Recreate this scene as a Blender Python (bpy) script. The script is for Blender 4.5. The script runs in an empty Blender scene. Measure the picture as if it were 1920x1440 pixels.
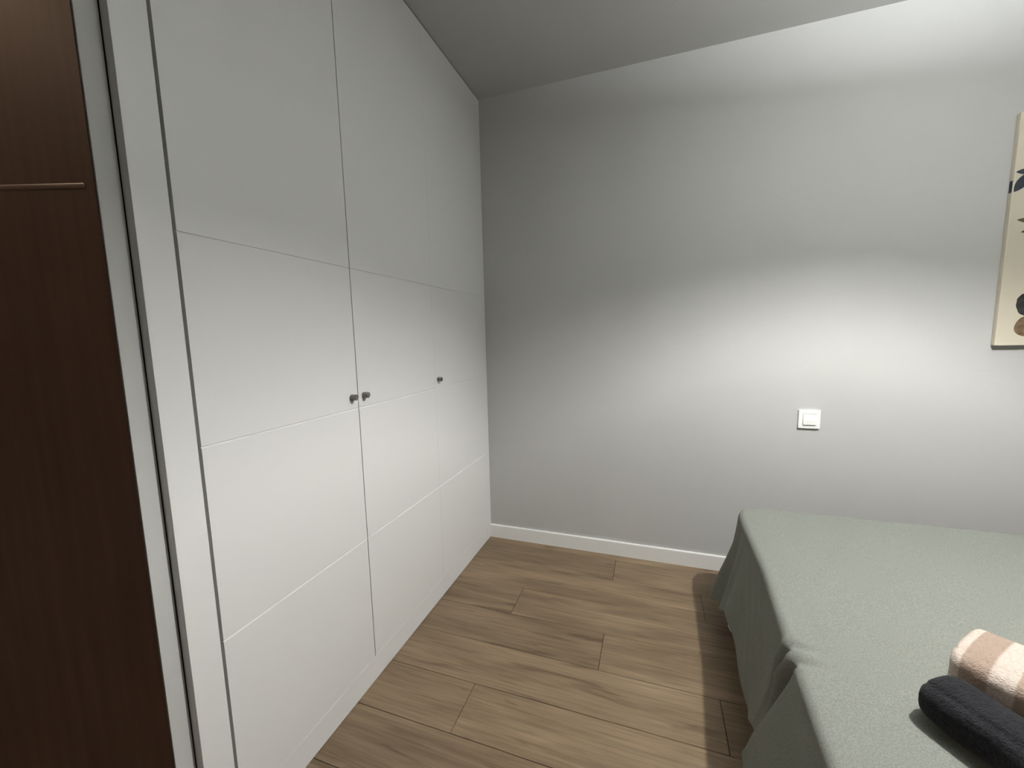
import bpy, bmesh, math, random
from mathutils import Vector, Matrix, noise

random.seed(7)
scene = bpy.context.scene
C = scene.collection

# ---------------------------------------------------------------- camera
cam_data = bpy.data.cameras.new('camera')
cam = bpy.data.objects.new('camera', cam_data)
C.objects.link(cam)
cam_data.sensor_fit = 'HORIZONTAL'
cam_data.sensor_width = 36.0
cam_data.lens = 36.0 * 755.06 / 1920.0
cam_data.clip_start = 0.02
R = Matrix(((0.94469772, -0.32749706, -0.01708477),
            (0.32717863, 0.93766418, 0.11721791),
            (-0.02236875, -0.11632526, 0.99295925)))
right, fwd, up = R.col[0], R.col[1], R.col[2]
M = Matrix(((right.x, up.x, -fwd.x, 0.916805), (right.y, up.y, -fwd.y, -2.179931),
            (right.z, up.z, -fwd.z, 1.215223), (0, 0, 0, 1)))
cam.matrix_world = M
scene.camera = cam

# ---------------------------------------------------------------- world, exposure
world = bpy.data.worlds.new('world')
scene.world = world
world.use_nodes = True
world.node_tree.nodes['Background'].inputs['Color'].default_value = (0.02, 0.02, 0.025, 1)
world.node_tree.nodes['Background'].inputs['Strength'].default_value = 0.3
scene.view_settings.view_transform = 'Standard'
scene.view_settings.look = 'None'
scene.view_settings.gamma = 1.0
scene.view_settings.use_curve_mapping = False
scene.view_settings.exposure = 0.0

LAMP = Vector((1.86, -1.13, 2.18))       # bulb of the pendant lamp
BULB_STRENGTH = 5900.0
ADDED_UPLIGHT_STRENGTH = 235.0
SHADE_STRENGTH = 13.0
HALL_STRENGTH = 40.0


# ---------------------------------------------------------------- materials
def mat(name, color, rough=0.5, spec=0.5, metallic=0.0, bump=None, vary=None, coat=0.0):
    """bump = (scale, strength, distance); vary = (scale, amount)"""
    m = bpy.data.materials.new(name)
    m.use_nodes = True
    nt = m.node_tree
    b = nt.nodes['Principled BSDF']
    b.inputs['Base Color'].default_value = (*color, 1)
    b.inputs['Roughness'].default_value = rough
    b.inputs['Specular IOR Level'].default_value = spec
    b.inputs['Metallic'].default_value = metallic
    b.inputs['Coat Weight'].default_value = coat
    tc = nt.nodes.new('ShaderNodeTexCoord')
    if vary:
        n = nt.nodes.new('ShaderNodeTexNoise')
        n.inputs['Scale'].default_value = vary[0]
        n.inputs['Detail'].default_value = 6
        nt.links.new(tc.outputs['Object'], n.inputs['Vector'])
        r = nt.nodes.new('ShaderNodeValToRGB')
        r.color_ramp.elements[0].position = 0.3
        r.color_ramp.elements[1].position = 0.7
        r.color_ramp.elements[0].color = (*[c * (1 - vary[1]) for c in color], 1)
        r.color_ramp.elements[1].color = (*[min(1, c * (1 + vary[1])) for c in color], 1)
        nt.links.new(n.outputs['Fac'], r.inputs['Fac'])
        nt.links.new(r.outputs['Color'], b.inputs['Base Color'])
    if bump:
        n = nt.nodes.new('ShaderNodeTexNoise')
        n.inputs['Scale'].default_value = bump[0]
        n.inputs['Detail'].default_value = 4
        nt.links.new(tc.outputs['Object'], n.inputs['Vector'])
        bp = nt.nodes.new('ShaderNodeBump')
        bp.inputs['Strength'].default_value = bump[1]
        bp.inputs['Distance'].default_value = bump[2]
        nt.links.new(n.outputs['Fac'], bp.inputs['Height'])
        nt.links.new(bp.outputs['Normal'], b.inputs['Normal'])
    return m


M_WALL = mat('grey_wall_paint', (0.47, 0.47, 0.455), 0.9, 0.2, bump=(60, 0.25, 0.002), vary=(2.2, 0.02))
M_WALL_FAR = mat('grey_wall_bounce_cut', (0.2, 0.2, 0.195), 0.9, 0.2)  # unseen walls, darkened only to cut the bounced light
M_END = mat('pale_wall_end_paint', (0.46, 0.46, 0.44), 0.8, 0.2, bump=(40, 0.3, 0.002))
M_CEIL = mat('ceiling_paint', (0.50, 0.50, 0.485), 0.95, 0.1, bump=(80, 0.2, 0.002))
M_WHITE = mat('white_lacquer', (0.69, 0.69, 0.67), 0.42, 0.4, bump=(35, 0.04, 0.001))
M_TRIM = mat('white_trim_paint', (0.78, 0.78, 0.75), 0.45, 0.4)
M_DARKGAP = mat('carcass_shadow_grey', (0.06, 0.06, 0.055), 0.8)
M_SWITCH = mat('white_plastic', (0.85, 0.85, 0.83), 0.3, 0.5)
M_NICKEL = mat('brushed_nickel', (0.20, 0.19, 0.175), 0.33, 0.5, metallic=1.0, bump=(300, 0.1, 0.0005))
M_NICKEL_FACE = mat('polished_nickel', (0.32, 0.30, 0.28), 0.18, 0.5, metallic=1.0)
M_SUBFLOOR = mat('subfloor_grout', (0.035, 0.026, 0.018), 0.9)
M_SHEET = mat('white_cotton', (0.75, 0.75, 0.73), 0.9, 0.1, bump=(400, 0.2, 0.001))
M_LEAF = mat('print_slate_leaf', (0.028, 0.034, 0.042), 0.8, 0.1, vary=(25, 0.35))
M_LEAFB = mat('print_olive_leaf', (0.075, 0.07, 0.045), 0.8, 0.1, vary=(25, 0.3))
M_POD = mat('print_dark_pebble', (0.032, 0.034, 0.032), 0.85, 0.1, vary=(60, 0.6))
M_STONE = mat('print_brown_pebble', (0.16, 0.105, 0.065), 0.85, 0.1, vary=(60, 0.4))
M_CANVAS = mat('cream_canvas', (0.60, 0.55, 0.44), 0.85, 0.1, bump=(700, 0.25, 0.0006), vary=(3, 0.04))
M_CABLE = mat('grey_cable', (0.2, 0.2, 0.2), 0.6)


def wood_floor():
    m = bpy.data.materials.new('grey_oak_plank')
    m.use_nodes = True
    nt = m.node_tree
    L = nt.links
    b = nt.nodes['Principled BSDF']
    b.inputs['Roughness'].default_value = 0.5
    b.inputs['Specular IOR Level'].default_value = 0.35
    tc = nt.nodes.new('ShaderNodeTexCoord')
    oi = nt.nodes.new('ShaderNodeObjectInfo')
    w = nt.nodes.new('ShaderNodeMath'); w.operation = 'MULTIPLY'; w.inputs[1].default_value = 57.0
    L.new(oi.outputs['Random'], w.inputs[0])

    def nz(sx, sy, scale, det, dist=0.0):
        mp = nt.nodes.new('ShaderNodeMapping')
        mp.inputs['Scale'].default_value = (sx, sy, 1)
        L.new(tc.outputs['Object'], mp.inputs['Vector'])
        n = nt.nodes.new('ShaderNodeTexNoise'); n.noise_dimensions = '4D'
        n.inputs['Scale'].default_value = scale
        n.inputs['Detail'].default_value = det
        n.inputs['Distortion'].default_value = dist
        L.new(mp.outputs['Vector'], n.inputs['Vector'])
        L.new(w.outputs[0], n.inputs['W'])
        return n

    broad = nz(1.2, 9, 1.6, 4, 0.6)
    fine = nz(2.5, 70, 2.0, 6, 0.3)
    streak = nz(1.6, 16, 1.5, 3, 1.2)
    r1 = nt.nodes.new('ShaderNodeValToRGB')
    r1.color_ramp.elements[0].position = 0.30; r1.color_ramp.elements[0].color = (0.158, 0.110, 0.066, 1)
    r1.color_ramp.elements[1].position = 0.72; r1.color_ramp.elements[1].color = (0.262, 0.193, 0.122, 1)
    L.new(broad.outputs['Fac'], r1.inputs['Fac'])
    r2 = nt.nodes.new('ShaderNodeValToRGB')
    r2.color_ramp.elements[0].position = 0.30; r2.color_ramp.elements[0].color = (0.72, 0.70, 0.68, 1)
    r2.color_ramp.elements[1].position = 0.62; r2.color_ramp.elements[1].color = (1.06, 1.06, 1.06, 1)
    L.new(fine.outputs['Fac'], r2.inputs['Fac'])
    r3 = nt.nodes.new('ShaderNodeValToRGB')
    r3.color_ramp.elements[0].position = 0.30; r3.color_ramp.elements[0].color = (0.52, 0.48, 0.44, 1)
    r3.color_ramp.elements[1].position = 0.42; r3.color_ramp.elements[1].color = (1, 1, 1, 1)
    L.new(streak.outputs['Fac'], r3.inputs['Fac'])
    m1 = nt.nodes.new('ShaderNodeMix'); m1.data_type = 'RGBA'; m1.blend_type = 'MULTIPLY'; m1.inputs['Factor'].default_value = 1
    L.new(r1.outputs['Color'], m1.inputs['A']); L.new(r2.outputs['Color'], m1.inputs['B'])
    m2 = nt.nodes.new('ShaderNodeMix'); m2.data_type = 'RGBA'; m2.blend_type = 'MULTIPLY'; m2.inputs['Factor'].default_value = 0.8
    L.new(m1.outputs['Result'], m2.inputs['A']); L.new(r3.outputs['Color'], m2.inputs['B'])
    hs = nt.nodes.new('ShaderNodeHueSaturation')
    mr = nt.nodes.new('ShaderNodeMapRange')
    mr.inputs['To Min'].default_value = 0.90; mr.inputs['To Max'].default_value = 1.10
    L.new(oi.outputs['Random'], mr.inputs['Value'])
    L.new(mr.outputs['Result'], hs.inputs['Value'])
    L.new(m2.outputs['Result'], hs.inputs['Color'])
    L.new(hs.outputs['Color'], b.inputs['Base Color'])
    bp = nt.nodes.new('ShaderNodeBump'); bp.inputs['Strength'].default_value = 0.15; bp.inputs['Distance'].default_value = 0.001
    L.new(fine.outputs['Fac'], bp.inputs['Height'])
    L.new(bp.outputs['Normal'], b.inputs['Normal'])
    return m


M_FLOOR = wood_floor()


def brown_wood():
    m = mat('dark_brown_wood', (0.115, 0.060, 0.036), 0.5, 0.4)
    nt = m.node_tree
    b = nt.nodes['Principled BSDF']
    tc = nt.nodes['Texture Coordinate']
    mp = nt.nodes.new('ShaderNodeMapping'); mp.inputs['Scale'].default_value = (30, 30, 1.4)
    nt.links.new(tc.outputs['Object'], mp.inputs['Vector'])
    n = nt.nodes.new('ShaderNodeTexNoise'); n.inputs['Scale'].default_value = 1.5; n.inputs['Detail'].default_value = 5
    nt.links.new(mp.outputs['Vector'], n.inputs['Vector'])
    r = nt.nodes.new('ShaderNodeValToRGB')
    r.color_ramp.elements[0].position = 0.3; r.color_ramp.elements[0].color = (0.088, 0.044, 0.026, 1)
    r.color_ramp.elements[1].position = 0.7; r.color_ramp.elements[1].color = (0.125, 0.066, 0.040, 1)
    nt.links.new(n.outputs['Fac'], r.inputs['Fac'])
    nt.links.new(r.outputs['Color'], b.inputs['Base Color'])
    return m


M_BROWN = brown_wood()


def fabric(name, color, weave=900.0, strength=0.35, speck=0.10, fuzz=0.0, coarse=0.22, depth=0.0015):
    m = bpy.data.materials.new(name)
    m.use_nodes = True
    nt = m.node_tree
    L = nt.links
    b = nt.nodes['Principled BSDF']
    b.inputs['Roughness'].default_value = 0.95
    b.inputs['Specular IOR Level'].default_value = 0.1
    b.inputs['Sheen Weight'].default_value = fuzz
    b.inputs['Sheen Roughness'].default_value = 0.6
    tc = nt.nodes.new('ShaderNodeTexCoord')
    n1 = nt.nodes.new('ShaderNodeTexNoise'); n1.inputs['Scale'].default_value = weave; n1.inputs['Detail'].default_value = 3
    n2 = nt.nodes.new('ShaderNodeTexNoise'); n2.inputs['Scale'].default_value = weave * coarse; n2.inputs['Detail'].default_value = 5
    for n in (n1, n2):
        L.new(tc.outputs['Object'], n.inputs['Vector'])
    r = nt.nodes.new('ShaderNodeValToRGB')
    r.color_ramp.elements[0].position = 0.35
    r.color_ramp.elements[1].position = 0.65
    r.color_ramp.elements[0].color = (*[c * (1 - speck) for c in color], 1)
    r.color_ramp.elements[1].color = (*[c * (1 + speck) for c in color], 1)
    L.new(n2.outputs['Fac'], r.inputs['Fac'])
    L.new(r.outputs['Color'], b.inputs['Base Color'])
    ad = nt.nodes.new('ShaderNodeMath'); ad.operation = 'ADD'
    L.new(n1.outputs['Fac'], ad.inputs[0]); L.new(n2.outputs['Fac'], ad.inputs[1])
    bp = nt.nodes.new('ShaderNodeBump'); bp.inputs['Strength'].default_value = strength; bp.inputs['Distance'].default_value = depth
    L.new(ad.outputs[0], bp.inputs['Height'])
    L.new(bp.outputs['Normal'], b.inputs['Normal'])
    return m


M_SPREAD = fabric('sage_green_cotton', (0.212, 0.222, 0.196), 900, 0.5, 0.16, 0.0, 0.4)
M_TOWEL_DARK = fabric('charcoal_terry', (0.014, 0.014, 0.017), 420, 1.0, 0.35, 0.06, 0.5, 0.003)


def striped_terry():
    m = fabric('beige_striped_terry', (0.68, 0.58, 0.50), 420, 1.0, 0.10, 0.1, 0.5, 0.003)
    nt = m.node_tree
    L = nt.links
    b = nt.nodes['Principled BSDF']
    src = b.inputs['Base Color'].links[0].from_socket
    tc = nt.nodes['Texture Coordinate']
    sep = nt.nodes.new('ShaderNodeSeparateXYZ')
    L.new(tc.outputs['Object'], sep.inputs['Vector'])
    ramp = nt.nodes.new('ShaderNodeValToRGB')
    ramp.color_ramp.interpolation = 'LINEAR'
    mr = nt.nodes.new('ShaderNodeMapRange')
    mr.inputs['From Min'].default_value = 0.0; mr.inputs['From Max'].default_value = 0.36
    L.new(sep.outputs['X'], mr.inputs['Value'])
    light, brown = (1, 1, 1, 1), (0.60, 0.53, 0.48, 1)
    stripes = [(0.0, light), (0.014, light), (0.017, brown), (0.052, brown), (0.056, light), (0.086, light),
               (0.089, brown), (0.106, brown), (0.110, light), (0.150, light), (0.154, brown), (0.185, brown), (0.19, light)]
    e = ramp.color_ramp.elements
    e[0].position = stripes[0][0]; e[0].color = light
    e[1].position = stripes[1][0] / 0.36; e[1].color = light
    for p, c in stripes[2:]:
        k = e.new(p / 0.36); k.color = c
    L.new(mr.outputs['Result'], ramp.inputs['Fac'])
    mx = nt.nodes.new('ShaderNodeMix'); mx.data_type = 'RGBA'; mx.blend_type = 'MULTIPLY'; mx.inputs['Factor'].default_value = 1
    L.new(src, mx.inputs['A']); L.new(ramp.outputs['Color'], mx.inputs['B'])
    L.new(mx.outputs['Result'], b.inputs['Base Color'])
    return m


M_TOWEL_BEIGE = striped_terry()


def emit(name, color, strength):
    m = bpy.data.materials.new(name)
    m.use_nodes = True
    b = m.node_tree.nodes['Principled BSDF']
    b.inputs['Base Color'].default_value = (0.9, 0.9, 0.9, 1)
    b.inputs['Emission Color'].default_value = (*color, 1)
    b.inputs['Emission Strength'].default_value = strength
    return m


# ---------------------------------------------------------------- helpers
def link(name, bm, m, parent=None, smooth=False, loc=None):
    me = bpy.data.meshes.new(name)
    bmesh.ops.recalc_face_normals(bm, faces=bm.faces)
    bm.to_mesh(me)
    bm.free()
    o = bpy.data.objects.new(name, me)
    C.objects.link(o)
    for mm in (m if isinstance(m, (list, tuple)) else [m]):
        me.materials.append(mm)
    if smooth:
        for p in me.polygons:
            p.use_smooth = True
    if parent:
        o.parent = parent
    if loc:
        o.location = loc
    return o


def box(bm, x0, x1, y0, y1, z0, z1, bevel=0.0, seg=2):
    r = bmesh.ops.create_cube(bm, size=1.0)
    vs = r['verts']
    for v in vs:
        v.co = Vector(((x0 + x1) / 2 + v.co.x * (x1 - x0), (y0 + y1) / 2 + v.co.y * (y1 - y0), (z0 + z1) / 2 + v.co.z * (z1 - z0)))
    if bevel > 0:
        es = list({e for v in vs for e in v.link_edges})
        bmesh.ops.bevel(bm, geom=es, offset=bevel, segments=seg, affect='EDGES', profile=0.5)


def bx(name, m, parent, x0, x1, y0, y1, z0, z1, bevel=0.0):
    bm = bmesh.new()
    box(bm, x0, x1, y0, y1, z0, z1, bevel)
    return link(name, bm, m, parent)


def prism_y(bm, prof, y0, y1):
    """profile of (x, z) extruded along y"""
    a = [bm.verts.new((x, y0, z)) for x, z in prof]
    b = [bm.verts.new((x, y1, z)) for x, z in prof]
    n = len(prof)
    bm.faces.new(a)
    bm.faces.new(b[::-1])
    for i in range(n):
        bm.faces.new((a[i], b[i], b[(i + 1) % n], a[(i + 1) % n]))


def lathe_x(bm, prof, seg=32, mats=None):
    """profile of (x along the axis, radius); axis = x"""
    rings = []
    for x, r in prof:
        if r < 1e-6:
            rings.append([bm.verts.new((x, 0, 0))])
        else:
            rings.append([bm.verts.new((x, r * math.cos(2 * math.pi * k / seg), r * math.sin(2 * math.pi * k / seg))) for k in range(seg)])
    for i in range(len(rings) - 1):
        a, b = rings[i], rings[i + 1]
        for k in range(seg):
            k2 = (k + 1) % seg
            if len(a) == 1:
                f = bm.faces.new((a[0], b[k], b[k2]))
            elif len(b) == 1:
                f = bm.faces.new((a[k], a[k2], b[0]))
            else:
                f = bm.faces.new((a[k], b[k], b[k2], a[k2]))
            if mats:
                f.material_index = mats[i]


def lathe_z(bm, prof, seg=48):
    rings = []
    for r, z in prof:
        if r < 1e-6:
            rings.append([bm.verts.new((0, 0, z))])
        else:
            rings.append([bm.verts.new((r * math.cos(2 * math.pi * k / seg), r * math.sin(2 * math.pi * k / seg), z)) for k in range(seg)])
    for i in range(len(rings) - 1):
        a, b = rings[i], rings[i + 1]
        for k in range(seg):
            k2 = (k + 1) % seg
            if len(a) == 1 and len(b) == 1:
                continue
            if len(a) == 1:
                bm.faces.new((a[0], b[k], b[k2]))
            elif len(b) == 1:
                bm.faces.new((a[k], a[k2], b[0]))
            else:
                bm.faces.new((a[k], b[k], b[k2], a[k2]))


def thing(name, label, cat, loc=(0, 0, 0), group=None):
    o = bpy.data.objects.new(name, None)
    C.objects.link(o)
    o.empty_display_size = 0.1
    o.location = loc
    tag(o, label, cat, group)
    return o


def tag(o, label, cat, group=None):
    o['label'] = label
    o['category'] = cat
    if group:
        o['group'] = group
    return o


def struct(o, label=None):
    o['kind'] = 'structure'
    if label:
        o['label'] = label
    return o


# ---------------------------------------------------------------- room shell
H = 2.5
XR, YN, XH = 3.0, -3.0, -1.25
floor = struct(bx('floor', M_SUBFLOOR, None, XH - 0.1, XR + 0.1, YN - 0.1, 0.1, -0.15, -0.008), 'grey brown oak plank floor between the wardrobe and the bed')
struct(bx('ceiling', M_CEIL, None, XH - 0.1, XR + 0.1, YN - 0.1, 0.1, H, H + 0.1), 'plain pale grey ceiling above wardrobe and bed')
struct(bx('wall_back', M_WALL, None, XH - 0.1, XR + 0.1, 0.0, 0.1, -0.008, H), 'plain grey painted wall behind the bed with a light switch')
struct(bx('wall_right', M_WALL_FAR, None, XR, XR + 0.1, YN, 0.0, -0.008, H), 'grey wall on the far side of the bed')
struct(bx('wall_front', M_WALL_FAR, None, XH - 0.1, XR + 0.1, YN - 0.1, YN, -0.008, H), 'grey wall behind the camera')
struct(bx('wall_left', M_WALL, None, XH - 0.1, XH, YN, 0.0, -0.008, H), 'grey wall at the far left of the entrance passage')
# end of the wall beside the wardrobe: the pale strip left of the wardrobe
struct(bx('trim_1', M_END, None, XH, -0.022, -1.708, -1.672, 0.0, H, 0.001), 'pale narrow wall end strip between dark brown panel and wardrobe')

# planks: rows 0.19 m deep, 1.2 m long, staggered by 0.4 m
PW, PL, GAP = 0.19, 1.2, 0.0016
plank_meshes = {}


def plank_mesh(length, width):
    key = (round(length, 3), round(width, 3))
    if key not in plank_meshes:
        bm = bmesh.new()
        box(bm, GAP / 2, length - GAP / 2, GAP / 2, width - GAP / 2, -0.008, 0.0, 0.0009, 1)
        me = bpy.data.meshes.new('plank')
        bmesh.ops.recalc_face_normals(bm, faces=bm.faces)
        bm.to_mesh(me); bm.free()
        me.materials.append(M_FLOOR)
        plank_meshes[key] = me
    return plank_meshes[key]


row = -1
y_top = 0.0
while y_top > YN + 1e-4:
    y_bot = max(-0.06 - PW * (row + 1), YN)
    first = [0.75, 1.15, 0.345][row % 3]
    x = first - PL
    while x > 0.0 and y_top <= -1.6:
        x -= PL
    x_min = -0.02 if y_top > -1.6 else XH
    while x > x_min:
        x -= PL
    while x < XR:
        a, b = max(x, x_min), min(x + PL, XR)
        if b - a > 0.01:
            o = bpy.data.objects.new('plank', plank_mesh(b - a, y_top - y_bot))
            C.objects.link(o)
            o.parent = floor
            o.location = (a, y_bot, 0.0)
        x += PL
    y_top = y_bot
    row += 1

# baseboards
def baseboard(name, pts_fn, label):
    return struct(pts_fn, label)


bm = bmesh.new()
prof = [(0, 0.0), (-0.012, 0.0), (-0.012, 0.0745), (-0.011, 0.0775), (-0.0085, 0.079), (0, 0.079)]   # (y, z)
a = [bm.verts.new((0.0, y, z)) for y, z in prof]
b = [bm.verts.new((XR, y, z)) for y, z in prof]
bm.faces.new(a); bm.faces.new(b[::-1])
for i in range(len(prof)):
    bm.faces.new((a[i], b[i], b[(i + 1) % len(prof)], a[(i + 1) % len(prof)]))
struct(link('baseboard_back', bm, M_TRIM), 'white skirting board along the foot of the back wall')
struct(bx('baseboard_right', M_TRIM, None, XR - 0.012, XR, YN, -0.012, 0.0, 0.079, 0.002), 'white skirting board behind the bed on the right')

# ---------------------------------------------------------------- wardrobe
wd = thing('wardrobe', 'tall white built-in wardrobe with three grooved doors and small dark knobs', 'wardrobe', (0, -0.83, 0))
WO = Vector((0, -0.83, 0))


def wpart(name, m, x0, x1, y0, y1, z0, z1, bevel=0.0, parent=None):
    bm = bmesh.new()
    box(bm, x0, x1, y0 - WO.y, y1 - WO.y, z0, z1, bevel)
    return link(name, bm, m, parent or wd)


wpart('carcass', M_DARKGAP, -0.60, -0.024, -1.668, -0.004, 0.085, H - 0.004)
stile = wpart('frame_stile', M_WHITE, -0.0225, 0.0, -1.670, -1.6065, 0.002, H - 0.004, 0.0008)
wpart('filler_strip', M_WHITE, -0.022, -0.0005, -0.054, -0.001, 0.002, H - 0.004, 0.0005)
wpart('plinth', M_WHITE, -0.022, -0.0015, -1.6055, -0.0545, 0.002, 0.0885, 0.0008)

GROOVES = (0.536, 0.992, 1.443)
Z0, Z1 = 0.0905, H - 0.006


def door_profile():
    x0, x1 = -0.022, 0.0
    p = [(x0, Z0), (x1 - 0.0006, Z0), (x1, Z0 + 0.0008)]
    for g in GROOVES:
        w, d = 0.0024, 0.0022
        p += [(x1, g - w), (x1 - d, g - w * 0.35), (x1 - d, g + w * 0.35), (x1, g + w)]
    p += [(x1, Z1), (x0, Z1)]
    return p


def make_door(y0, y1):
    bm = bmesh.new()
    prism_y(bm, door_profile(), y0 - WO.y, y1 - WO.y)
    return link('door', bm, M_WHITE, wd)


def make_knob(door, y, z):
    bm = bmesh.new()
    prof = [(0, 0.0), (0, 0.0092), (0.0006, 0.0098), (0.0098, 0.0098), (0.0104, 0.0094), (0.0106, 0.0086), (0.0110, 0.0086),
            (0.0112, 0.0093), (0.0118, 0.0099), (0.0186, 0.0099), (0.0196, 0.0094), (0.0199, 0.0086), (0.0194, 0.0076), (0.0192, 0.0)]
    lathe_x(bm, prof, 32, [0] * 10 + [1] * 3)
    o = link('knob', bm, [M_NICKEL, M_NICKEL_FACE], door, smooth=True, loc=(0, y - WO.y, z))
    o['label'] = 'small cylindrical brushed metal knob'
    return o


d1 = make_door(-1.5995, -1.1035)
d2 = make_door(-1.1005, -0.6003)
d3 = make_door(-0.5997, -0.0545)
make_knob(d1, -1.132, 1.032)
make_knob(d2, -1.074, 1.032)
make_knob(d3, -0.572, 1.032)

# ---------------------------------------------------------------- dark brown panel at the left edge
# hinged at the wall end and standing ajar, so it faces the camera
pn = thing('wood_panel', 'tall dark brown wood panel at the left edge beside the white wardrobe', 'panel', (-0.024, -1.7105, 0))
pn.rotation_euler = (0, 0, math.atan2(-0.327, -0.945))     # local +x runs along the panel away from the wardrobe
bm = bmesh.new()
PLEN, PTH, PTOP = 0.86, 0.022, 2.12                         # local -y is the back of the leaf
foot = [(0.0, 0.0), (PLEN, 0.0), (PLEN, -PTH), (0.070, -PTH)]
a = [bm.verts.new((x, y, 0.0005)) for x, y in foot]
b = [bm.verts.new((x, y, PTOP)) for x, y in foot]
bm.faces.new(a); bm.faces.new(b[::-1])
for k in range(4):
    bm.faces.new((a[k], b[k], b[(k + 1) % 4], a[(k + 1) % 4]))
link('board', bm, M_BROWN, pn)
M_BEAD = mat('brown_bead_light_streak', (0.17, 0.105, 0.068), 0.35, 0.5)  # paler brown stands in for a streak of light on the panel
bm = bmesh.new()
zb = 1.499
pr = [(-0.001, zb - 0.0050), (0.0008, zb - 0.0048), (0.0016, zb - 0.0025), (0.0018, zb), (0.0014, zb + 0.0026), (0.0007, zb + 0.0044), (-0.001, zb + 0.0050)]
a = [bm.verts.new((0.018, y, z)) for y, z in pr]
b = [bm.verts.new((PLEN, y, z)) for y, z in pr]
bm.faces.new(a); bm.faces.new(b[::-1])
for k in range(len(pr)):
    bm.faces.new((a[k], b[k], b[(k + 1) % len(pr)], a[(k + 1) % len(pr)]))
o = link('bead', bm, M_BEAD, pn)
o['label'] = 'thin horizontal bead, paler to imitate a streak of light'

# ---------------------------------------------------------------- light switch
sw = thing('light_switch', 'square white rocker light switch on the grey back wall', 'switch', (1.607, 0, 0.8065))
bm = bmesh.new()
# frame plate with a square opening
o_, i_ = 0.0432, 0.0262
dep = -0.0095
outer_b = [bm.verts.new((sx * o_, 0, sz * o_)) for sx, sz in ((-1, -1), (1, -1), (1, 1), (-1, 1))]
outer_f = [bm.verts.new((sx * (o_ - 0.0012), dep, sz * (o_ - 0.0012))) for sx, sz in ((-1, -1), (1, -1), (1, 1), (-1, 1))]
inner_f = [bm.verts.new((sx * i_, dep, sz * i_)) for sx, sz in ((-1, -1), (1, -1), (1, 1), (-1, 1))]
inner_b = [bm.verts.new((sx * i_, -0.002, sz * i_)) for sx, sz in ((-1, -1), (1, -1), (1, 1), (-1, 1))]
for A, B in ((outer_b, outer_f), (outer_f, inner_f), (inner_f, inner_b)):
    for k in range(4):
        bm.faces.new((A[k], A[(k + 1) % 4], B[(k + 1) % 4], B[k]))
bm.faces.new(inner_b)
bm.faces.new(outer_b[::-1])
link('frame_plate', bm, M_SWITCH, sw)
bm = bmesh.new()
r = 0.0252
pr = [(-0.003, -r), (-0.0150, -r + 0.0006), (-0.0150, -0.004), (-0.0125, 0.004), (-0.0105, r - 0.0006), (-0.003, r)]   # (y, z)
a = [bm.verts.new((-r, y, z)) for y, z in pr]
b = [bm.verts.new((r, y, z)) for y, z in pr]
bm.faces.new(a); bm.faces.new(b[::-1])
for k in range(len(pr)):
    bm.faces.new((a[k], b[k], b[(k + 1) % len(pr)], a[(k + 1) % len(pr)]))
link('rocker', bm, M_SWITCH, sw)

# ---------------------------------------------------------------- canvas print
CX0, CX1, CZ0, CZ1, CD = 2.209, 2.809, 1.137, 2.010, 0.021
cv = thing('canvas_print', 'cream canvas print of dark leaves and pebbles hanging on back wall', 'picture', (CX0, 0, CZ0))
bm = bmesh.new()
box(bm, 0, CX1 - CX0, -CD, -0.001, 0, CZ1 - CZ0, 0.002)
link('canvas', bm, M_CANVAS, cv)


def flat_shape(name, pts, m, y=-CD - 0.0004, thick=0.0004):
    bm = bmesh.new()
    a = [bm.verts.new((x - CX0, y, z - CZ0)) for x, z in pts]
    b = [bm.verts.new((x - CX0, y + thick + 0.0002, z - CZ0)) for x, z in pts]
    bm.faces.new(a); bm.faces.new(b[::-1])
    n = len(pts)
    for k in range(n):
        bm.faces.new((a[k], b[k], b[(k + 1) % n], a[(k + 1) % n]))
    return link(name, bm, m, cv)


def leaf(x0, z0, x1, z1, w, m, name='printed_leaf', bend=0.0):
    d = Vector((x1 - x0, z1 - z0)); L = d.length; d /= L
    n = Vector((-d.y, d.x))
    pts = []
    N = 14
    for k in range(N + 1):
        t = k / N
        s = w * math.sin(math.pi * t ** 0.85)
        c = Vector((x0, z0)) + d * (L * t) + n * (bend * math.sin(math.pi * t))
        pts.append(c + n * s)
    for k in range(N - 1, 0, -1):
        t = k / N
        s = w * math.sin(math.pi * t ** 0.85)
        c = Vector((x0, z0)) + d * (L * t) + n * (bend * math.sin(math.pi * t))
        pts.append(c - n * s)
    return flat_shape(name, pts, m)


leaf(2.2135, 1.722, 2.262, 1.800, 0.017, M_LEAF)
leaf(2.2130, 1.795, 2.285, 1.793, 0.011, M_LEAF)
leaf(2.2310, 1.618, 2.330, 1.604, 0.011, M_LEAFB)
leaf(2.2460, 1.571, 2.330, 1.582, 0.010, M_LEAFB)
leaf(2.300, 1.66, 2.37, 1.74, 0.016, M_LEAF)
leaf(2.330, 1.70, 2.42, 1.70, 0.014, M_LEAF)
leaf(2.330, 1.78, 2.39, 1.86, 0.016, M_LEAF)
flat_shape('printed_stem', [(2.285, 1.50), (2.289, 1.50), (2.312, 1.66), (2.345, 1.80), (2.341, 1.801), (2.307, 1.66)], M_LEAFB)


def pebble(cx, cz, rx, rz, m, seed):
    rnd = random.Random(seed)
    pts = []
    for k in range(28):
        a = 2 * math.pi * k / 28
        j = 1 + 0.05 * math.sin(3 * a + seed) + rnd.uniform(-0.025, 0.025)
        pts.append((cx + rx * j * math.cos(a), cz + rz * j * math.sin(a)))
    flat_shape('printed_pebble', pts, m)


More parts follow.
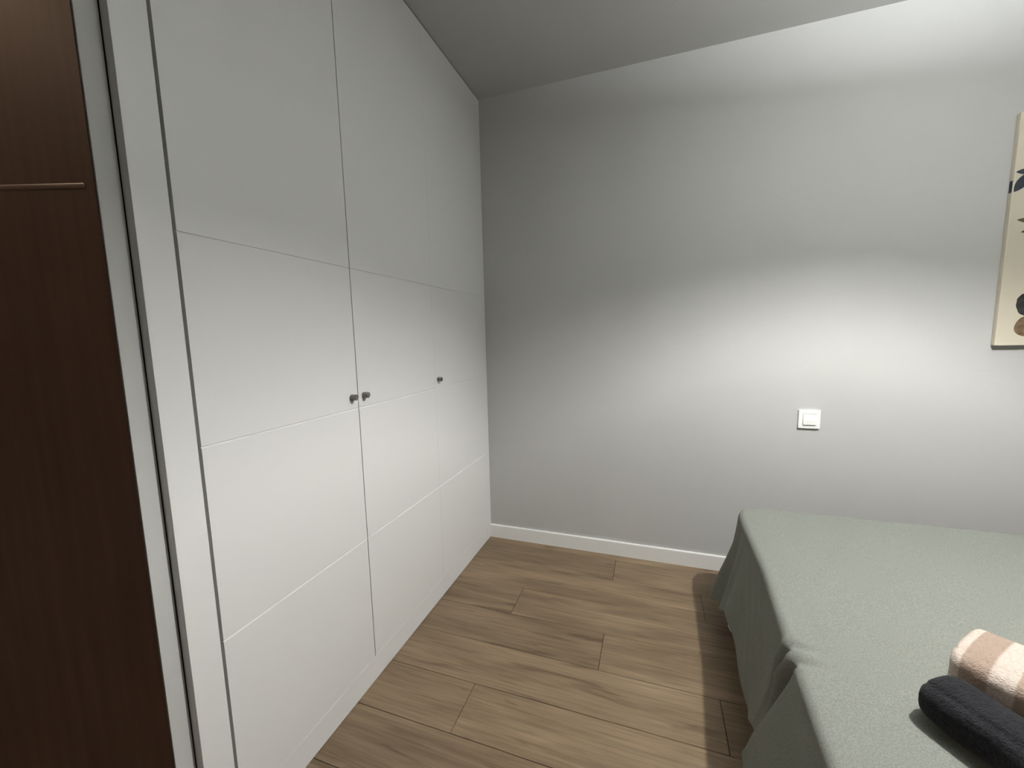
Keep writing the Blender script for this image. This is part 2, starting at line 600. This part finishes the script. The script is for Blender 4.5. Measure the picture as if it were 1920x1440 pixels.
pebble(2.306, 1.297, 0.050, 0.047, M_POD, 1)
pebble(2.306, 1.211, 0.047, 0.040, M_STONE, 2)
pebble(2.420, 1.205, 0.060, 0.036, M_POD, 3)
pebble(2.540, 1.215, 0.052, 0.045, M_STONE, 4)
# part of the printed sprig that wraps around the side of the canvas
bm = bmesh.new()
box(bm, -0.0004, 0.0004, -0.018, -0.004, 1.722 - CZ0, 1.766 - CZ0)
link('printed_leaf', bm, M_LEAF, cv)

# ---------------------------------------------------------------- bed
bed = thing('bed', 'low bed with white base and valance under a sage green bedspread', 'bed', (1.95, -1.25, 0))
BO = Vector((1.95, -1.25, 0))


def bpart(name, m, x0, x1, y0, y1, z0, z1, bevel):
    bm = bmesh.new()
    box(bm, x0 - BO.x, x1 - BO.x, y0 - BO.y, y1 - BO.y, z0, z1, bevel, 3)
    return link(name, bm, m, bed, smooth=False)


bpart('bed_base', M_SHEET, 1.32, 2.66, -2.20, -0.32, 0.06, 0.25, 0.01)
bpart('mattress', M_SHEET, 1.30, 2.67, -2.22, -0.30, 0.25, 0.452, 0.04)
for lx in (1.36, 2.60):
    for ly in (-2.12, -0.40):
        bpart('leg', M_NICKEL, lx - 0.03, lx + 0.03, ly - 0.03, ly + 0.03, 0.0, 0.06, 0.004)

ZT = 0.462
# outline of the top edge, counted anticlockwise from the back right corner
corner_pts = [(2.60, -0.253), (2.0, -0.256), (1.46, -0.258), (1.36, -0.260), (1.305, -0.278), (1.275, -0.325), (1.266, -0.42), (1.264, -0.55), (1.258, -0.80), (1.245, -0.97),
              (1.235, -1.12), (1.229, -1.22), (1.221, -1.38), (1.205, -1.70), (1.19, -2.16), (1.21, -2.24), (1.28, -2.27), (2.66, -2.27), (2.72, -2.24), (2.735, -2.17), (2.735, -0.42), (2.730, -0.345), (2.707, -0.288), (2.66, -0.260)]


def catmull_loop(P, step):
    n = len(P)
    out = []
    for i in range(n):
        p0, p1, p2, p3 = (Vector((*P[(i + k) % n], 0)) for k in (-1, 0, 1, 2))
        # centripetal, to keep the corners tight
        def tj(ti, a, b): return ti + max(1e-6, (b - a).length) ** 0.5
        t0 = 0.0; t1 = tj(t0, p0, p1); t2 = tj(t1, p1, p2); t3 = tj(t2, p2, p3)
        m = max(1, int((p2 - p1).length / step))
        for k in range(m):
            t = t1 + (t2 - t1) * k / m
            A1 = p0 * ((t1 - t) / (t1 - t0)) + p1 * ((t - t0) / (t1 - t0))
            A2 = p1 * ((t2 - t) / (t2 - t1)) + p2 * ((t - t1) / (t2 - t1))
            A3 = p2 * ((t3 - t) / (t3 - t2)) + p3 * ((t - t2) / (t3 - t2))
            B1 = A1 * ((t2 - t) / (t2 - t0)) + A2 * ((t - t0) / (t2 - t0))
            B2 = A2 * ((t3 - t) / (t3 - t1)) + A3 * ((t - t1) / (t3 - t1))
            out.append(B1 * ((t2 - t) / (t2 - t1)) + B2 * ((t - t1) / (t2 - t1)))
    return out


def lerp_table(tab, v):
    if v <= tab[0][0]:
        return tab[0][1]
    for (a, fa), (b, fb) in zip(tab, tab[1:]):
        if v <= b:
            s = (v - a) / (b - a)
            s = s * s * (3 - 2 * s)
            return fa + (fb - fa) * s
    return tab[-1][1]


# along the left side, keyed by -y: outward flare at the hem and height of the hem
FLARE = [(0.26, 0.03), (0.36, 0.068), (0.45, 0.080), (0.55, 0.066), (0.70, 0.058), (0.85, 0.050), (0.97, 0.046), (1.06, 0.042), (1.20, 0.046), (1.45, 0.04), (1.8, 0.05), (2.3, 0.05)]
HEM = [(0.26, 0.10), (0.40, 0.095), (0.48, 0.105), (0.58, 0.150), (0.75, 0.120), (0.90, 0.085), (0.98, 0.11), (1.06, 0.150), (1.12, 0.105), (1.22, 0.12), (1.4, 0.15), (2.3, 0.12)]


def fold(v, c, w):
    return math.exp(-((v - c) / w) ** 2)


def build_spread():
    path = catmull_loop(corner_pts, 0.006)
    n = len(path)
    NT = 44
    bm = bmesh.new()
    cols = []
    centre = Vector((1.98, -1.25, 0))
    for i, p in enumerate(path):
        tng = (path[(i + 1) % n] - path[i - 1]).normalized()
        # path runs back edge right to left, then down the left side: outward is to the right of travel
        nrm = Vector((tng.y, -tng.x, 0))
        if nrm.dot(p - centre) < 0:
            nrm = -nrm
        left = max(0.0, min(1.0, (1.40 - p.x) / 0.10))
        v = -p.y
        ring = []
        # top surface from the centre out to the edge
        NR = 26
        for k in range(NR):
            s = (k + 1) / (NR + 1)
            q = centre.lerp(p - nrm * 0.025, s)
            z = ZT + 0.0035 * noise.noise(Vector((q.x * 5, q.y * 5, 1.3))) + 0.0012 * noise.noise(Vector((q.x * 22, q.y * 22, 4.3)))
            # shallow gathers where the spread is pulled at the left edge
            d_edge = (p - q).length
            z += left * (0.006 * fold(v, 1.098, 0.014) + 0.009 * fold(v, 1.148, 0.013) - 0.011 * fold(v, 1.122, 0.010) - 0.014 * fold(v, 1.172, 0.010)) * math.exp(-d_edge / 0.035)
            ring.append(bm.verts.new((q.x, q.y, z)))
        # rolled edge, radius 0.035
        rr = 0.024
        for k in range(7):
            a = (k / 6) * math.pi / 2
            q = p - nrm * rr + nrm * (rr * math.sin(a))
            z = ZT - rr + rr * math.cos(a)
            amp = k / 6
            g = left * (0.006 * fold(v, 1.098, 0.014) + 0.009 * fold(v, 1.148, 0.013) - 0.011 * fold(v, 1.122, 0.010) - 0.014 * fold(v, 1.172, 0.010))
            q = q + nrm * (g * amp)
            ring.append(bm.verts.new((q.x, q.y, z + g * (1 - amp))))
        hem = lerp_table(HEM, v) * left + 0.12 * (1 - left)
        flare = lerp_table(FLARE, v) * left + 0.03 * (1 - left)
        for k in range(1, NT + 1):
            t = k / NT
            z = (ZT - rr) + (hem - (ZT - rr)) * t
            off = flare * (t ** 1.25)
            # soft vertical pleats at the back corner
            vv = v + 0.05 * t
            off += left * min(1.0, t * 1.6) * (0.026 * fold(v, 0.405, 0.016) - 0.022 * fold(v, 0.365, 0.016) - 0.022 * fold(v, 0.447, 0.020) + 0.008 * fold(v, 0.50, 0.02))
            # near flap that bulges out past the gathers
            c = 1.195 - 0.100 * t
            st = max(0.0, min(1.0, (v - c + 0.016) / 0.026))
            st = st * st * (3 - 2 * st)
            off += left * 0.036 * st * min(1.0, t * 1.5) ** 0.8 * (1 - 0.5 * max(0.0, min(1.0, (v - 1.25) / 0.4)))
            # gathered folds by the pulled edge, converging towards the hem
            env = math.exp(-t / 0.55) * min(1.0, 0.35 + t * 5)
            for c0, c1, am, w in ((1.098, 1.052, 0.018, 0.010), (1.148, 1.068, 0.026, 0.010)):
                c = c0 + (c1 - c0) * t
                off += left * am * env * fold(v, c, w)
            for c0, c1, am, w in ((1.122, 1.060, 0.020, 0.010), (1.172, 1.076, 0.028, 0.010)):
                c = c0 + (c1 - c0) * t
                off -= left * am * env * fold(v, c, w)
            # broad soft creases elsewhere
            off += 0.004 * t * math.sin(v * 31 + 3 * t + p.x * 24) + 0.007 * t * noise.noise(Vector((p.x * 7, p.y * 7 + t * 0.8, t * 2)))
            off += left * 0.004 * math.sin((v - 0.35 * t) * 60) * math.sin(math.pi * t) * fold(v, 0.80, 0.16)
            q = p + nrm * off
            ring.append(bm.verts.new((q.x, q.y, z)))
        cols.append(ring)
    cv_ = bm.verts.new((centre.x, centre.y, ZT))
    for i in range(n):
        a, b = cols[i], cols[(i + 1) % n]
        bm.faces.new((cv_, a[0], b[0]))
        for k in range(len(a) - 1):
            bm.faces.new((a[k], a[k + 1], b[k + 1], b[k]))
    o = link('bedspread', bm, M_SPREAD, None, smooth=True)
    sol = o.modifiers.new('thickness', 'SOLIDIFY')
    sol.thickness = 0.0025
    sol.offset = -1
    return o


tag(build_spread(), 'sage green cotton bedspread draped over the low bed', 'bedspread')


def build_valance():
    """white valance hanging under the spread, showing below its hem"""
    path = catmull_loop(corner_pts, 0.03)
    n = len(path)
    bm = bmesh.new()
    cols = []
    centre = Vector((1.98, -1.25, 0))
    for i, p in enumerate(path):
        tng = (path[(i + 1) % n] - path[i - 1]).normalized()
        nrm = Vector((tng.y, -tng.x, 0))
        if nrm.dot(p - centre) < 0:
            nrm = -nrm
        v = -p.y
        left = max(0.0, min(1.0, (1.40 - p.x) / 0.10))
        ring = []
        for k in range(9):
            t = k / 8
            z = 0.24 + (0.035 - 0.24) * t
            off = -0.010 + t * (0.010 + left * 0.040 * (fold(v, 0.49, 0.05) + fold(v, 0.75, 0.05)) + 0.003 * math.sin(v * 40))
            q = p + nrm * off
            ring.append(bm.verts.new((q.x - BO.x, q.y - BO.y, z)))
        cols.append(ring)
    for i in range(n):
        a, b = cols[i], cols[(i + 1) % n]
        for k in range(8):
            bm.faces.new((a[k], a[k + 1], b[k + 1], b[k]))
    o = link('valance', bm, M_SHEET, bed, smooth=True)
    o['label'] = 'white valance showing below the bedspread hem'


build_valance()


# ---------------------------------------------------------------- rolled towels on the bed
def towel(name, label, m, start, direction, length, rw, rh, turns, seed, flat=0.0, rnd=0.022, shrink=0.20, widen=0.0, roll=0.0):
    """rolled towel: a spiral sheet of real thickness, axis along local x, rounded ends"""
    d = Vector((direction[0], direction[1], 0)).normalized()
    bm = bmesh.new()
    NA, NX = 96, 70
    rows = []
    for j in range(NX + 1):
        s = j / NX
        x = length * s
        e = min(x, length - x)
        k = 1.0
        if e < rnd:
            k = 1 - shrink * (1 - math.sqrt(max(0.0, 1 - (1 - e / rnd) ** 2)))
        r = []
        for i in range(NA):
            a = 2 * math.pi * i / NA
            ca, sa = math.cos(a), math.sin(a)
            p_ = 2.0 + flat
            y = rw * (1 + widen * min(x, 0.2)) * math.copysign(abs(ca) ** (2 / p_), ca) * k
            z = rh * math.copysign(abs(sa) ** (2 / p_), sa) * k
            # lap edge of the roll on the upper front side
            lap = 0.004 * max(0.0, 1 - abs(((a - 2.2) + math.pi) % (2 * math.pi) - math.pi) / 0.25)
            nz = 0.0035 * noise.noise(Vector((x * 14 + seed, y * 22, z * 22))) + 0.0011 * noise.noise(Vector((x * 160, y * 160, z * 160 + seed)))
            q = Vector((0, y, z))
            q += q.normalized() * (nz - lap)
            # sits flat on the bed
            q.z = max(q.z, -rh * 0.94)
            r.append(bm.verts.new((x, q.y, q.z)))
        rows.append(r)
    for j in range(NX):
        for i in range(NA):
            i2 = (i + 1) % NA
            bm.faces.new((rows[j][i], rows[j + 1][i], rows[j + 1][i2], rows[j][i2]))
    # spiral ends
    for end, x, sgn in ((0, 0.0, 1), (NX, length, -1)):
        prev = rows[end]
        NRR = 22
        for q_ in range(1, NRR):
            f = 1 - q_ / NRR
            cur = []
            for i in range(NA):
                a = 2 * math.pi * i / NA
                ph = (f * turns + a / (2 * math.pi)) % 1.0
                dep = 0.012 * (1 - f) ** 0.5 * 0 + 0.006 * (0.5 + 0.5 * math.cos(2 * math.pi * ph)) * min(1, (1 - f) * 5) - 0.004 * min(1, (1 - f) * 4)
                base = rows[end][i].co
                cur.append(bm.verts.new((x + sgn * dep, base.y * f, base.z * f)))
            for i in range(NA):
                i2 = (i + 1) % NA
                bm.faces.new((prev[i], prev[i2], cur[i2], cur[i]))
            prev = cur
        bm.faces.new(prev)
    o = link(name, bm, m, None, smooth=True)
    o.location = start
    o.rotation_euler = (math.radians(roll), 0, math.atan2(d.y, d.x))
    tag(o, label, 'towel')
    return o


towel('rolled_towel', 'rolled charcoal grey bath towel lying on the sage bedspread', M_TOWEL_DARK, (1.452, -1.236, ZT + 0.043), (0.52, -0.854), 0.36, 0.056, 0.041, 3.0, 3.1, 0.5, 0.035, 0.30)
towel('rolled_towel', 'rolled beige striped bath towel behind the charcoal towel on bed', M_TOWEL_BEIGE, (1.560, -1.118, ZT + 0.056), (0.74, -0.67), 0.36, 0.098, 0.043, 3.0, 8.7, 1.6, 0.012, 0.08, 1.2, -6.0)

# ---------------------------------------------------------------- pendant lamp (just above the frame)
pl = thing('pendant_lamp', 'white opal drum pendant lamp hanging above the bed', 'lamp', LAMP)
bm = bmesh.new()
lathe_z(bm, [(0.0, 0.026), (0.018, 0.026), (0.025, 0.023), (0.0275, 0.017), (0.0105, -0.026), (0.008, -0.031), (0.004, -0.0335), (0.0, -0.034)], 24)
link('bulb', bm, emit('bulb_glow', (1.0, 0.985, 0.96), BULB_STRENGTH), pl, smooth=True)
bm = bmesh.new()
lathe_z(bm, [(0.0, 0.0265), (0.014, 0.0265), (0.019, 0.035), (0.021, 0.047), (0.021, 0.090), (0.008, 0.100), (0.0, 0.100)], 24)
link('socket', bm, M_SWITCH, pl)
M_SHADE = mat('lamp_shade_lining', (0.30, 0.30, 0.29), 0.9, 0.1)
SR, ST, SB = 0.17, 0.075, -0.109
TILT = (math.radians(-4.0), math.radians(5.2), 0)          # shade tilted to shape where its light cuts off on the walls
bm = bmesh.new()
lathe_z(bm, [(SR - 0.002, ST), (SR - 0.002, SB)], 64)
lining = link('shade_lining', bm, M_SHADE, pl)
lining.rotation_euler = TILT
bm = bmesh.new()
lathe_z(bm, [(SR, ST), (SR, SB)], 64)
shade = link('shade', bm, emit('opal_shade_glow', (1.0, 0.985, 0.96), SHADE_STRENGTH), pl)
shade.rotation_euler = TILT
bm = bmesh.new()
lathe_z(bm, [(0.020, ST - 0.012), (SR - 0.003, ST - 0.012), (SR - 0.003, ST - 0.009), (0.020, ST - 0.009), (0.020, ST - 0.012)], 48)
board = link('added_uplight_blocker', bm, M_SHADE, pl)  # added opaque sheet, stops the ring above it from lighting downwards
board.rotation_euler = TILT
bm = bmesh.new()
lathe_z(bm, [(0.024, ST - 0.0085), (SR - 0.006, ST - 0.0085)], 48)
ring = link('added_uplight_ring', bm, emit('added_uplight_glow', (0.95, 0.98, 1.0), ADDED_UPLIGHT_STRENGTH), pl)  # added glowing ring, put in to brighten the ceiling and upper wall
ring.rotation_euler = TILT
bm = bmesh.new()
lathe_z(bm, [(0.0, 0.099), (0.0028, 0.099), (0.0028, H - LAMP.z - 0.03), (0.0, H - LAMP.z - 0.03)], 8)
link('cord', bm, M_CABLE, pl)
bm = bmesh.new()
lathe_z(bm, [(0.0, H - LAMP.z - 0.035), (0.03, H - LAMP.z - 0.033), (0.045, H - LAMP.z - 0.015), (0.048, H - LAMP.z - 0.001), (0.0, H - LAMP.z - 0.001)], 32)
link('ceiling_rose', bm, M_SWITCH, pl)

# ---------------------------------------------------------------- warm lamp in the entrance passage behind the camera
hl = thing('ceiling_lamp', 'small round warm ceiling lamp in the entrance passage', 'lamp', (-0.75, -2.55, H))
bm = bmesh.new()
lathe_z(bm, [(0.0, -0.001), (0.11, -0.001), (0.11, -0.018), (0.0, -0.018)], 32)
link('lamp_base', bm, M_SWITCH, hl)
bm = bmesh.new()
lathe_z(bm, [(0.100, -0.019), (0.098, -0.035), (0.07, -0.055), (0.0, -0.062)], 32)
link('diffuser', bm, emit('warm_glow', (1.0, 0.72, 0.5), HALL_STRENGTH), hl, smooth=True)
